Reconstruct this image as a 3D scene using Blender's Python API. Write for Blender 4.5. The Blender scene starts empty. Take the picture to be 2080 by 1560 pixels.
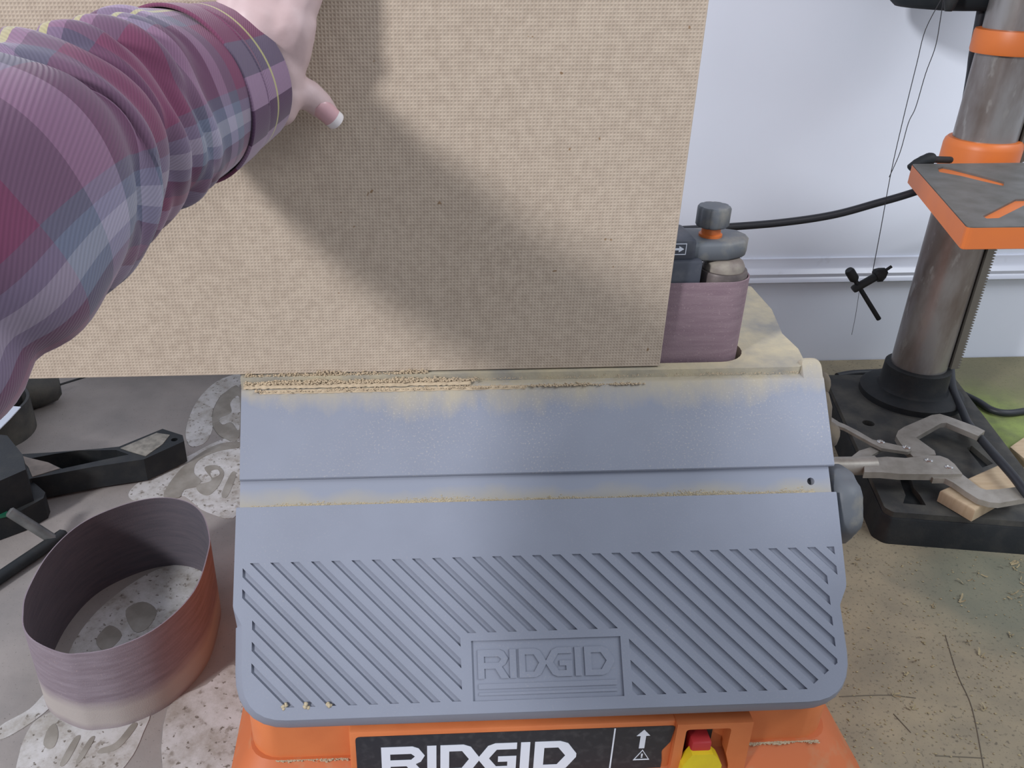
import bpy, bmesh, math, random
from mathutils import Vector, Matrix
from mathutils.geometry import tessellate_polygon
random.seed(7)
C = bpy.context.scene.collection
S = bpy.context.scene
R = math.radians

# ------------------------------------------------------------------ camera, light, exposure
F_PX, PITCH, YAW, PPX, PPY, EYE = 1755.0, R(28), R(2.55), 890.0, 780.0, Vector((0, 0, .643))
FW = Vector((math.sin(YAW)*math.cos(PITCH), math.cos(YAW)*math.cos(PITCH), -math.sin(PITCH)))
RT = Vector((math.cos(YAW), -math.sin(YAW), 0)); UP = RT.cross(FW)
cam = bpy.data.cameras.new('camera'); camo = bpy.data.objects.new('camera', cam); C.objects.link(camo)
cam.sensor_width = 36; cam.lens = F_PX/2080*36; cam.shift_x = (1040-PPX)/2080; cam.clip_start = .01
m = Matrix((RT, UP, -FW)).transposed().to_4x4(); m.translation = EYE; camo.matrix_world = m
S.camera = camo

w = bpy.data.worlds.new('room_light'); S.world = w; w.use_nodes = True
w.node_tree.nodes['Background'].inputs[0].default_value = (.83, .89, 1, 1)
w.node_tree.nodes['Background'].inputs[1].default_value = .70

def area(name, loc, target, sx, sy, power, col):
    d = bpy.data.lights.new(name, 'AREA'); d.shape = 'RECTANGLE'; d.size = sx; d.size_y = sy
    d.energy = power; d.color = col
    o = bpy.data.objects.new(name, d); C.objects.link(o); o.location = loc
    o.rotation_euler = (Vector(target)-Vector(loc)).to_track_quat('-Z', 'Y').to_euler(); return o
area('lamp_key', (-2.6, -1.67, 2.17), (.05, .62, .32), .42, .42, 130, (.97, .97, 1))
area('fill_wall', (1.7, .15, 1.9), (.8, 1.2, .2), 1.6, .4, 22, (.92, .96, 1))  # unseen fill added to brighten the wall behind the board
S.view_settings.view_transform = 'Standard'; S.view_settings.look = 'None'
S.view_settings.exposure = 0; S.view_settings.gamma = 1; S.view_settings.use_curve_mapping = False

# ------------------------------------------------------------------ helpers
def sight(x, y): return FW + RT*((x-PPX)/F_PX) - UP*((y-PPY)/F_PX)
def on_z(x, y, z): r = sight(x, y); return EYE + r*((z-EYE.z)/r.z)
def on_y(x, y, yy): r = sight(x, y); return EYE + r*((yy-EYE.y)/r.y)
def deep(x, y, d): return EYE + sight(x, y)*d

W = {}
def tag(o, label=None, cat=None, group=None, kind=None):
    if label: o['label'] = label
    if cat: o['category'] = cat
    if group: o['group'] = group
    if kind: o['kind'] = kind
    return o
def thing(name, loc, label, cat, group=None):
    o = bpy.data.objects.new(name, None); C.objects.link(o); o.empty_display_size = .02
    o.location = loc; W[o] = Matrix.Translation(Vector(loc)); return tag(o, label, cat, group)

class MB:
    """collects shapes, world (or frame) coordinates"""
    def __init__(s): s.v = []; s.f = []; s.mi = []
    def add(s, vs, fs, mi=0):
        b = len(s.v); s.v += [Vector(v) for v in vs]; s.f += [[i+b for i in f] for f in fs]; s.mi += [mi]*len(fs); return s
    def box(s, lo, hi, M=None, bev=0, mi=0):
        bm = bmesh.new(); bmesh.ops.create_cube(bm, size=1)
        lo, hi = Vector(lo), Vector(hi)
        for v in bm.verts: v.co = Vector((lo[i]+(v.co[i]+.5)*(hi[i]-lo[i]) for i in range(3)))
        if bev: bmesh.ops.bevel(bm, geom=bm.edges[:], offset=bev, segments=2, affect='EDGES', profile=.5)
        return s.bm(bm, M, mi)
    def bm(s, bm, M=None, mi=0):
        bm.verts.index_update()
        vs = [(M @ v.co) if M else v.co.copy() for v in bm.verts]
        fs = [[v.index for v in f.verts] for f in bm.faces]; bm.free(); return s.add(vs, fs, mi)
    def prism(s, poly, d, mi=0):
        """poly: 3D points of a flat outline, d: extrusion vector"""
        poly = [Vector(p) for p in poly]; n = len(poly); d = Vector(d)
        tri = tessellate_polygon([poly])
        vs = poly + [p+d for p in poly]
        fs = [list(t) for t in tri] + [[i+n for i in reversed(t)] for t in tri]
        fs += [[i, (i+1) % n, (i+1) % n+n, i+n] for i in range(n)]
        return s.add(vs, fs, mi)
    def loft(s, rings, cap=True, mi=0):
        n = len(rings[0]); vs = [p for r in rings for p in r]; fs = []
        for k in range(len(rings)-1):
            for i in range(n):
                j = (i+1) % n; fs.append([k*n+i, k*n+j, (k+1)*n+j, (k+1)*n+i])
        if cap:
            for k, rev in ((0, True), (len(rings)-1, False)):
                for t in tessellate_polygon([[Vector(p) for p in rings[k]]]):
                    t = [k*n+i for i in t]; fs.append(t[::-1] if rev else t)
        return s.add(vs, fs, mi)
    def tube(s, pts, r, n=12, cap=True, mi=0):
        pts = [Vector(p) for p in pts]; r = r if isinstance(r, (list, tuple)) else [r]*len(pts)
        rings = []; u = None
        for i, p in enumerate(pts):
            t = (pts[min(i+1, len(pts)-1)]-pts[max(i-1, 0)]).normalized()
            if u is None: u = t.orthogonal().normalized()
            u = (u-t*u.dot(t)).normalized(); v = t.cross(u)
            rings.append([p+(u*math.cos(a)+v*math.sin(a))*r[i] for a in [2*math.pi*k/n for k in range(n)]])
        return s.loft(rings, cap, mi)
    def lathe(s, c, prof, n=32, axis='Z', mi=0, wob=None):
        c = Vector(c); rings = []
        for (r, h) in prof:
            ring = []
            for k in range(n):
                a = 2*math.pi*k/n; rr = r*(wob(a) if wob else 1)
                if axis == 'Z': ring.append(c+Vector((rr*math.cos(a), rr*math.sin(a), h)))
                else: ring.append(c+Vector((h, rr*math.cos(a), rr*math.sin(a))))
            rings.append(ring)
        return s.loft(rings, True, mi)
    def ico(s, c, r, sub=1, jit=.25):
        bm = bmesh.new(); bmesh.ops.create_icosphere(bm, subdivisions=sub, radius=1)
        sc = r if isinstance(r, (list, tuple)) else (r, r, r)
        for v in bm.verts: v.co = Vector((v.co[i]*sc[i]*(1+random.uniform(-jit, jit)) for i in range(3)))+Vector(c)
        return s.bm(bm)

def smooth_by_angle(me, ang):
    me.set_sharp_from_angle(angle=ang)
def obj(name, mb, mats, parent=None, frame=None, smooth=None, uv=None):
    """links the collected shapes as ONE mesh object"""
    if frame is None:
        lo = Vector([min(v[i] for v in mb.v) for i in range(3)]); hi = Vector([max(v[i] for v in mb.v) for i in range(3)])
        c = (lo+hi)/2
        if parent is None: c.z = lo.z
        M = Matrix.Translation(c); vs = [v-c for v in mb.v]
    else: M = frame; vs = mb.v
    me = bpy.data.meshes.new(name); me.from_pydata(vs, [], mb.f)
    mats = mats if isinstance(mats, (list, tuple)) else [mats]
    for x in mats: me.materials.append(x)
    for p, i in zip(me.polygons, mb.mi): p.material_index = i
    if uv:
        l = me.uv_layers.new(name='UVMap')
        for p in me.polygons:
            us = [uv[vi] for vi in p.vertices]; wrap = max(q[0] for q in us)-min(q[0] for q in us) > .5
            for li, q in zip(p.loop_indices, us): l.data[li].uv = (q[0]+1 if wrap and q[0] < .5 else q[0], q[1])
    bm = bmesh.new(); bm.from_mesh(me); bmesh.ops.recalc_face_normals(bm, faces=bm.faces[:]); bm.to_mesh(me); bm.free()
    if smooth is not None:
        me.polygons.foreach_set('use_smooth', [True]*len(me.polygons)); smooth_by_angle(me, R(smooth))
    me.update()
    o = bpy.data.objects.new(name, me); C.objects.link(o)
    W[o] = M
    if parent: o.parent = parent; o.matrix_basis = W[parent].inverted() @ M
    else: o.matrix_basis = M
    return o
def plate(outer, holes, z0, z1):
    """flat plate with holes, as an MB in its own frame"""
    cu = bpy.data.curves.new('plate', 'CURVE'); cu.dimensions = '2D'; cu.fill_mode = 'BOTH'; cu.extrude = (z1-z0)/2
    for poly in [outer]+holes:
        sp = cu.splines.new('POLY'); sp.points.add(len(poly)-1); sp.use_cyclic_u = True
        for p, q in zip(sp.points, poly): p.co = (q[0], q[1], 0, 1)
    o = bpy.data.objects.new('plate', cu); C.objects.link(o)
    me = bpy.data.meshes.new_from_object(o.evaluated_get(bpy.context.evaluated_depsgraph_get()))
    mb = MB(); mb.add([v.co+Vector((0, 0, (z0+z1)/2)) for v in me.vertices], [list(p.vertices) for p in me.polygons])
    bpy.data.objects.remove(o); bpy.data.curves.remove(cu); bpy.data.meshes.remove(me); return mb
def plate_bottom_z(outer, holes, z0, z1, M=None):
    mb = plate(outer, holes, z0, z1)
    if M: mb.v = [M @ v for v in mb.v]
    return mb
def spline(pts, n=8, closed=False):
    pts = [Vector(p) for p in pts]; out = []; N = len(pts)
    for i in range(N if closed else N-1):
        g = (lambda k: pts[k % N]) if closed else (lambda k: pts[max(0, min(N-1, k))])
        p0, p1, p2, p3 = g(i-1), g(i), g(i+1), g(i+2)
        for k in range(n):
            t = k/n; out.append(.5*((2*p1)+(p2-p0)*t+(2*p0-5*p1+4*p2-p3)*t*t+(-p0+3*p1-3*p2+p3)*t**3))
    if not closed: out.append(pts[-1])
    return out
def round_poly(poly, rad, n=5):
    out = []; N = len(poly)
    for i in range(N):
        p = Vector(poly[i]); r = rad[i] if isinstance(rad, (list, tuple)) else rad
        a = (Vector(poly[i-1])-p); b = (Vector(poly[(i+1) % N])-p)
        if r <= 0: out.append(p); continue
        an, bn = a.normalized(), b.normalized(); half = an.angle(bn)/2
        d = min(r/math.tan(half), a.length*.49, b.length*.49)
        p1, p2 = p+an*d, p+bn*d
        for k in range(n+1):
            t = k/n; out.append(p1*(1-t)**2+p*2*t*(1-t)+p2*t*t)
    return out
def offset(poly, d):
    N = len(poly); out = []
    ar = sum(poly[i-1][0]*poly[i][1]-poly[i][0]*poly[i-1][1] for i in range(N)); sg = 1 if ar > 0 else -1
    for i in range(N):
        t = (Vector(poly[(i+1) % N][:2])-Vector(poly[i-1][:2])).normalized()
        out.append(Vector((poly[i][0]+sg*d*t.y, poly[i][1]-sg*d*t.x)))
    return out
def clip(poly, a, b, c):
    """keep a*x+b*y<=c"""
    out = []
    for i in range(len(poly)):
        p, q = poly[i-1], poly[i]; dp, dq = a*p[0]+b*p[1]-c, a*q[0]+b*q[1]-c
        if (dp <= 0) != (dq <= 0):
            t = dp/(dp-dq); out.append((p[0]+(q[0]-p[0])*t, p[1]+(q[1]-p[1])*t))
        if dq <= 0: out.append(q)
    return out

# ------------------------------------------------------------------ materials
def nt(name, rough=.6, metal=0, spec=.5):
    m = bpy.data.materials.new(name); m.use_nodes = True; t = m.node_tree; b = t.nodes['Principled BSDF']
    b.inputs['Roughness'].default_value = rough; b.inputs['Metallic'].default_value = metal
    b.inputs['Specular IOR Level'].default_value = spec
    return m, t, b
def N(t, kind, **kw):
    n = t.nodes.new(kind)
    for k, v in kw.items():
        if k in n.inputs: n.inputs[k].default_value = v
        else: setattr(n, k, v)
    return n
def L(t, a, b): t.links.new(a, b)
def mixc(t, fac, a, b, mode='MIX'):
    n = t.nodes.new('ShaderNodeMix'); n.data_type = 'RGBA'; n.blend_type = mode
    for s, v in ((n.inputs[0], fac), (n.inputs[6], a), (n.inputs[7], b)):
        if hasattr(v, 'is_linked'): L(t, v, s)
        else: s.default_value = v if not isinstance(v, tuple) or len(v) == 4 else (*v, 1)
    return n.outputs[2]
def math_(t, op, a, b=None, c=None, clamp=False):
    n = t.nodes.new('ShaderNodeMath'); n.operation = op; n.use_clamp = clamp
    for s, v in zip(n.inputs, (a, b, c)):
        if v is None: continue
        if hasattr(v, 'is_linked'): L(t, v, s)
        else: s.default_value = v
    return n.outputs[0]
def ramp(t, fac, stops, interp='LINEAR'):
    n = t.nodes.new('ShaderNodeValToRGB'); n.color_ramp.interpolation = interp; e = n.color_ramp.elements
    while len(e) < len(stops): e.new(.5)
    for x, (p, c) in zip(e, stops): x.position = p; x.color = (*c, 1) if len(c) == 3 else c
    L(t, fac, n.inputs[0]); return n.outputs[0]
def coords(t, kind='Object', scale=None):
    c = t.nodes.new('ShaderNodeTexCoord').outputs[kind]
    if scale:
        mp = t.nodes.new('ShaderNodeMapping'); mp.inputs['Scale'].default_value = scale; L(t, c, mp.inputs[0]); c = mp.outputs[0]
    return c
def noise(t, scale, detail=4, co=None, rough=.55):
    n = N(t, 'ShaderNodeTexNoise', Scale=scale, Detail=detail, Roughness=rough)
    L(t, co if co is not None else coords(t), n.inputs[0]); return n.outputs[0]
def step(t, v, lo, hi):
    n = t.nodes.new('ShaderNodeMapRange'); n.inputs[1].default_value = lo; n.inputs[2].default_value = hi
    L(t, v, n.inputs[0]); return n.outputs[0]
def bump(t, b, h, strength, dist=.001):
    n = N(t, 'ShaderNodeBump', Strength=strength, Distance=dist); L(t, h, n.inputs['Height']); L(t, n.outputs[0], b.inputs['Normal'])
def mat(name, col, rough=.6, metal=0, col2=None, sc=40, lo=.4, hi=.65, bsc=0, bst=.2, spec=.5, scale=None, col3=None, sc3=200):
    m, t, b = nt(name, rough, metal, spec)
    if col2:
        co = coords(t, 'Object', scale)
        c = mixc(t, step(t, noise(t, sc, 5, co), lo, hi), col, col2)
        if col3: c = mixc(t, step(t, noise(t, sc3, 3, co), .60, .68), c, col3)
        L(t, c, b.inputs[0])
    else: b.inputs[0].default_value = (*col, 1)
    if bsc: bump(t, b, noise(t, bsc, 4), bst)
    return m

DUST = (.42, .36, .25)
M = {}
M['wall'] = mat('wall_white', (.72, .765, .86), .35, col2=(.68, .725, .82), sc=3, lo=.35, hi=.7, bsc=5, bst=.15)
M['rail'] = mat('rail_white', (.62, .65, .74), .28, col2=(.40, .41, .45), sc=25, lo=.6, hi=.85)
M['orange'] = mat('orange_plastic', (.62, .185, .062), .42, col2=(.58, .165, .055), sc=30, bsc=900, bst=.06)
M['orange_dusty'] = mat('orange_plastic_dusty', (.50, .13, .04), .6, col2=(.42, .22, .11), sc=45, lo=.55, hi=.8)
M['orange_paint'] = mat('orange_paint', (.62, .16, .03), .45, col2=(.58, .15, .035), sc=20)
M['label'] = mat('label_black', (.022, .025, .033), .45, col2=(.05, .052, .06), sc=120, lo=.5, hi=.75)
M['white'] = mat('print_white', (.72, .76, .85), .5)
M['red'] = mat('red_plastic', (.42, .03, .035), .45)
M['yellow'] = mat('yellow_plastic', (.72, .56, .02), .45, bsc=400, bst=.1, col2=(.66, .5, .02), sc=60)
M['dark'] = mat('opening_shade', (.02, .018, .016), .8)  # flat dark colour standing in for the shade inside openings
M['cast'] = mat('cast_black', (.013, .0155, .018), .6, spec=.35, col2=(.030, .030, .029), sc=40, lo=.45, hi=.8, bsc=300, bst=.25)
M['motor'] = mat('motor_black', (.012, .016, .019), .75, spec=.25, col2=(.02, .022, .024), sc=30)
M['cast_dusty'] = mat('cast_dusty', (.035, .036, .036), .75, col2=(.095, .09, .075), sc=28, lo=.4, hi=.75, bsc=300, bst=.3)
M['cable'] = mat('cable_black', (.016, .018, .024), .5)
M['steel'] = mat('steel_dull', (.36, .335, .30), .45, .35, col2=(.28, .26, .225), sc=60)
M['rivet'] = mat('rivet_steel', (.6, .59, .57), .25, .9)
M['column'] = mat('column_steel', (.30, .29, .285), .32, .55, col2=(.17, .14, .125), sc=18, lo=.42, hi=.62, scale=(1, 1, .35), col3=(.30, .285, .27), sc3=90)
M['rack'] = mat('rack_steel', (.20, .19, .17), .5, .7)
M['table_grey'] = mat('ground_table', (.17, .17, .165), .5, .3, col2=(.115, .115, .105), sc=35, lo=.35, hi=.7, bsc=500, bst=.1)
M['plastic_grey'] = mat('grey_plastic', (.10, .11, .125), .55, col2=(.22, .205, .17), sc=50, lo=.5, hi=.8)
M['plastic_dark'] = mat('dark_plastic', (.045, .05, .066), .5, col2=(.11, .11, .12), sc=45, lo=.5, hi=.8)
M['drum'] = mat('drum_dusty', (.26, .23, .19), .6, col2=(.16, .13, .115), sc=60)
M['wood'] = mat('offcut_wood', (.50, .385, .255), .65, col2=(.44, .33, .21), sc=30, scale=(1, 8, 1), bsc=200, bst=.1)
M['dust'] = mat('sawdust', (.46, .39, .27), .95, col2=(.37, .31, .21), sc=300)
M['dust_orange'] = mat('sawdust_warm', (.50, .395, .27), .95, col2=(.43, .34, .235), sc=260)
M['grey_cloth'] = mat('dusty_brown', (.155, .125, .09), .9, col2=(.10, .085, .075), sc=60, bsc=120, bst=.5)
M['green'] = mat('green_paint', (.01, .09, .05), .4)
M['string'] = mat('string_dark', (.03, .03, .035), .8)
M['skin'] = mat('skin', (.56, .42, .42), .5, col2=(.51, .37, .365), sc=35, bsc=260, bst=.12)
M['nail'] = mat('nail', (.60, .36, .38), .3, col2=(.56, .33, .36), sc=80)
M['nail_tip'] = mat('nail_tip', (.75, .70, .70), .3)
M['crack'] = mat('crack_dark', (.135, .115, .085), .9)
M['gray_print'] = mat('print_grey', (.20, .18, .155), .8, col2=(.30, .28, .25), sc=26, lo=.42, hi=.7)

def m_board():
    m, t, b = nt('hardboard_screen_back', .85, 0, .2)
    co = coords(t); sp = t.nodes.new('ShaderNodeSeparateXYZ'); L(t, co, sp.inputs[0])
    k = 2*math.pi/.0026
    a = math_(t, 'SINE', math_(t, 'MULTIPLY', sp.outputs[0], k)); c = math_(t, 'SINE', math_(t, 'MULTIPLY', sp.outputs[2], k))
    g = math_(t, 'MULTIPLY_ADD', math_(t, 'MAXIMUM', a, c), .5, .5)
    n1 = step(t, noise(t, 7, 5), .3, .7); n2 = noise(t, 160, 3)
    col = mixc(t, n1, (.455, .372, .295), (.42, .341, .268))
    col = mixc(t, step(t, n2, .35, .65), col, (.50, .413, .327))
    col = mixc(t, math_(t, 'MULTIPLY', step(t, g, .35, .05), .38), col, (.27, .19, .115))
    col = mixc(t, step(t, noise(t, 130, 2), .745, .77), col, (.27, .18, .11))
    L(t, col, b.inputs[0]); bump(t, b, math_(t, 'MULTIPLY_ADD', n2, .7, g), .5, .0006); return m
M['board'] = m_board()
M['board_edge'] = mat('hardboard_edge', (.27, .185, .105), .85, col2=(.22, .15, .085), sc=120)

def m_table(name, dust_lo, dust_hi, amount, speck):
    """grey painted table; sawdust clings between table heights dust_lo..dust_hi (own local y)"""
    m, t, b = nt(name, .5, 0, .45)
    co = coords(t); sp = t.nodes.new('ShaderNodeSeparateXYZ'); L(t, co, sp.inputs[0])
    base = mixc(t, step(t, noise(t, 14, 4), .35, .7), (.232, .252, .312), (.214, .232, .287))
    str_ = coords(t, 'Object', (1, .45, 1))
    wob = math_(t, 'MULTIPLY_ADD', noise(t, 38, 5, str_, .65), .045, sp.outputs[1])
    mid = math_(t, 'ABSOLUTE', math_(t, 'SUBTRACT', sp.outputs[0], .07))
    wide = math_(t, 'MULTIPLY_ADD', noise(t, 6, 2), .03, math_(t, 'SUBTRACT', wob, math_(t, 'MULTIPLY', math_(t, 'MAXIMUM', math_(t, 'SUBTRACT', mid, .13), 0.0), .07)))
    f = math_(t, 'MULTIPLY', step(t, wide, dust_lo+.04, dust_hi+.04), amount, clamp=True)
    col = mixc(t, f, base, DUST)
    if speck: col = mixc(t, math_(t, 'MULTIPLY', step(t, noise(t, 620, 2), .58, .70), math_(t, 'MULTIPLY', step(t, noise(t, 12, 3), .38, .62), speck)), col, (.50, .45, .39))
    L(t, col, b.inputs[0]); bump(t, b, noise(t, 700, 3), .12, .0005); return m
M['table_top'] = m_table('table_upper_paint', -.026, -.002, .85, .45)
M['table_slot'] = m_table('table_slot_paint', -.012, .012, 0, 0)
M['table_low'] = m_table('table_lower_paint', 1, 2, 0, .12)
def m_slot():
    m, t, b = nt('slot_strip_paint', .6)
    sp = t.nodes.new('ShaderNodeSeparateXYZ'); L(t, coords(t), sp.inputs[0])
    wob = math_(t, 'MULTIPLY_ADD', noise(t, 30, 5), -.022, sp.outputs[1])
    f = math_(t, 'MULTIPLY', step(t, wob, -.0955, -.107), .85)
    col = mixc(t, f, (.24, .26, .32), (.34, .31, .25)); L(t, col, b.inputs[0]); return m
M['table_slot'] = m_slot()
def m_deck():
    m, t, b = nt('deck_dusty', .85)
    col = mixc(t, step(t, noise(t, 22, 5), .3, .62), (.26, .25, .23), (.50, .43, .29)); L(t, col, b.inputs[0]); bump(t, b, noise(t, 200, 4), .5); return m
M['deck'] = m_deck()
def m_belt(name, c1, c2, c3, worn=None):
    m, t, b = nt(name, .8, 0, .25)
    n = noise(t, 30, 5, coords(t, 'Object', (1, 1, 9)))
    col = mixc(t, step(t, n, .35, .68), c1, c2)
    col = mixc(t, math_(t, 'MULTIPLY', step(t, noise(t, 520, 2), .64, .72), .6), col, c3)
    if worn:
        sp = t.nodes.new('ShaderNodeSeparateXYZ'); L(t, coords(t), sp.inputs[0])
        h = math_(t, 'MULTIPLY_ADD', noise(t, 12, 3, coords(t, 'Object', (1, 1, 3))), .02, sp.outputs[2])
        col = mixc(t, math_(t, 'MULTIPLY', step(t, h, worn[0]+.013, worn[0]), step(t, h, .004, .018)), col, worn[1])
    L(t, col, b.inputs[0]); bump(t, b, noise(t, 900, 2), .35, .0006); return m
M['belt'] = m_belt('belt_red_grit', (.22, .15, .175), (.265, .19, .212), (.36, .27, .28))
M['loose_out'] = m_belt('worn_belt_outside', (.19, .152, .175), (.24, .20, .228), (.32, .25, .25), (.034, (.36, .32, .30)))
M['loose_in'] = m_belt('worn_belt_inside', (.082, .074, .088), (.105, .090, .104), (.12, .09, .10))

def m_bench():
    m, t, b = nt('bench_painted_wood', .75, 0, .3)
    co = coords(t); sp = t.nodes.new('ShaderNodeSeparateXYZ'); L(t, co, sp.inputs[0])
    x, y = sp.outputs[0], sp.outputs[1]          # bench local: x 0 = sander middle
    base = mixc(t, step(t, noise(t, 9, 6), .35, .65), (.30, .268, .25), (.215, .197, .188))
    right = mixc(t, step(t, noise(t, 16, 6), .35, .65), (.31, .26, .175), (.225, .195, .14))
    right = mixc(t, step(t, noise(t, 240, 3), .58, .7), right, (.13, .11, .08))
    sx = step(t, x, -.05, .2)
    col = mixc(t, sx, base, right)
    n = noise(t, 7, 5)
    # paint stains: green near the drill press, grey green in front of its base
    def blob(cx, cy, r, soft):
        dx = math_(t, 'SUBTRACT', x, cx); dy = math_(t, 'SUBTRACT', y, cy)
        d = math_(t, 'SQRT', math_(t, 'ADD', math_(t, 'MULTIPLY', dx, dx), math_(t, 'MULTIPLY', dy, dy)))
        d = math_(t, 'MULTIPLY_ADD', n, .16, d); return step(t, d, r+.08+soft, r+.08-soft)
    g = mixc(t, step(t, noise(t, 40, 4), .4, .7), (.245, .31, .095), (.17, .205, .085))
    col = mixc(t, blob(.86, 1.04, .13, .05), col, g)
    col = mixc(t, math_(t, 'MULTIPLY', blob(.66, .70, .10, .04), .6), col, (.125, .15, .115))
    col = mixc(t, math_(t, 'MULTIPLY', blob(.95, 1.2, .12, .05), .6), col, (.11, .115, .06))
    col = mixc(t, math_(t, 'MULTIPLY', step(t, noise(t, 420, 2), .66, .72), .6), col, (.07, .06, .05))
    L(t, col, b.inputs[0]); bump(t, b, noise(t, 60, 6), .5, .0012); return m
M['bench'] = m_bench()
def m_print():
    m, t, b = nt('worn_white_paint', .7)
    col = mixc(t, step(t, noise(t, 22, 7, None, .7), .42, .62), (.47, .455, .45), (.30, .275, .245))
    col = mixc(t, step(t, noise(t, 90, 4), .58, .68), col, (.24, .215, .19))
    col = mixc(t, step(t, noise(t, 150, 3), .62, .66), col, (.14, .12, .10))
    L(t, col, b.inputs[0]); return m
M['print'] = m_print()
def m_plaid(shift_u=0, shift_v=0, cuff=False):
    m, t, b = nt('plaid_flannel', .95, 0, .1)
    uvn = coords(t, 'UV'); sp = t.nodes.new('ShaderNodeSeparateXYZ'); L(t, uvn, sp.inputs[0])
    mar, sla, mau, dpu, blu = (.185, .058, .11), (.125, .115, .165), (.29, .205, .30), (.075, .048, .092), (.165, .205, .285)
    v = math_(t, 'FRACT', math_(t, 'MULTIPLY_ADD', sp.outputs[1], 1/.17, shift_v))
    u = math_(t, 'FRACT', math_(t, 'ADD', sp.outputs[0], shift_u))
    along = ramp(t, v, [(0, mar), (.21, sla), (.27, mau), (.33, dpu), (.45, mau), (.51, sla), (.59, mar), (.86, dpu), (.93, mau), (.98, mar)], 'CONSTANT')
    if cuff: along = ramp(t, v, [(0, mar), (1, mar)], 'CONSTANT')
    AR = [(0, mau), (.05, mar), (.12, mau), (.20, dpu), (.28, mar), (.45, mar), (.50, dpu), (.54, mau), (.575, dpu), (.615, mau), (.65, mar), (.675, dpu), (.70, blu), (.722, (.34, .37, .44)), (.745, blu), (.765, sla), (.785, mar), (.92, sla), (.96, mau)]
    if cuff: AR = [(0, mar), (.12, mau), (.30, dpu), (.42, mar), (.61, mau), (.67, dpu), (.735, mau), (.795, sla), (.86, mar)]
    around = ramp(t, u, AR, 'CONSTANT')
    col = mixc(t, .52 if not cuff else .8, along, around)
    yel = (.50, .47, .20)
    def line(x, p, wd): return math_(t, 'LESS_THAN', math_(t, 'ABSOLUTE', math_(t, 'SUBTRACT', x, p)), wd)
    lf = line(v, .955, .008) if not cuff else line(sp.outputs[1], .019, .0009)
    col = mixc(t, math_(t, 'MULTIPLY', lf, .75), col, yel)
    if not cuff: col = mixc(t, math_(t, 'MULTIPLY', math_(t, 'MAXIMUM', line(u, .575, .004), line(u, .985, .005)), .65), col, yel)
    tw = math_(t, 'SINE', math_(t, 'MULTIPLY', math_(t, 'ADD', math_(t, 'MULTIPLY', sp.outputs[0], .36), sp.outputs[1]), 2*math.pi/.0022))
    col = mixc(t, math_(t, 'MULTIPLY_ADD', tw, .09, .09), col, (.02, .015, .025))
    L(t, col, b.inputs[0]); bump(t, b, tw, .15, .0003)
    b.inputs['Sheen Weight'].default_value = .25; return m
M['plaid'] = m_plaid(); M['plaid_cuff'] = m_plaid(cuff=True, shift_u=0)

# ------------------------------------------------------------------ setting
WALL_Y = 1.265
wl = obj('wall_back', MB().box((-3.2, WALL_Y, -.75), (3.2, WALL_Y+.08, 2.4)), M['wall']); wl['kind'] = 'structure'
tr = MB()
prof = [(0, .182), (-.004, .181), (-.004, .168), (-.007, .164), (-.012, .158), (-.010, .152), (-.013, .149), (-.014, .145), (-.011, .142), (0, .141)]
tr.loft([[(x, WALL_Y+p[0], p[1]) for p in prof] for x in (-3.2, 3.2)])
t_ = obj('trim_1', tr, M['rail'], smooth=50); t_['kind'] = 'structure'
fl = obj('floor', MB().box((-3.2, -3, -.83), (3.2, WALL_Y+.08, -.75)), mat('floor_concrete', (.2, .19, .18), .8, col2=(.16, .15, .145), sc=5)); fl['kind'] = 'structure'

bench = thing('workbench', (.11, .6, -.749), 'paint-stained wooden workbench against the white wall', 'workbench')
bt = obj('bench_top', MB().box((-1.6, .12, -.05), (1.9, WALL_Y-.002, 0)), M['bench'], bench, frame=Matrix.Translation((0, 0, 0)))
for x in (-1.45, 1.75):
    for y in (.2, 1.17): obj('leg', MB().box((x-.04, y-.04, -.749), (x+.04, y+.04, -.05)), M['wood'], bench)
def flat_print(polys, material, z, name='painted_marking'):
    for poly in polys:
        pts = spline([on_z(x, y, z) for x, y in poly], 4, True)
        obj(name, MB().prism(pts, (0, 0, -z+.0001)), material, bench)
flat_print([[(486, 760), (440, 775), (400, 815), (378, 870), (385, 905), (415, 900), (432, 870), (432, 835), (452, 800), (486, 785)],
            [(486, 893), (440, 897), (385, 925), (330, 950), (275, 985), (262, 1010), (300, 1022), (340, 1012), (375, 1008), (420, 1040), (486, 1040)],
            [(0, 1475), (60, 1440), (100, 1400), (112, 1425), (60, 1470), (0, 1502)],
            [(38, 1535), (62, 1475), (95, 1450), (130, 1440), (200, 1445), (300, 1440), (290, 1490), (262, 1545), (220, 1570), (50, 1580)],
            [(340, 1440), (420, 1390), (475, 1350), (500, 1420), (505, 1600), (345, 1600)],
            [(140, 1340), (180, 1260), (260, 1190), (340, 1150), (420, 1150), (400, 1210), (330, 1290), (230, 1330)]], M['print'], .0006)
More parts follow.
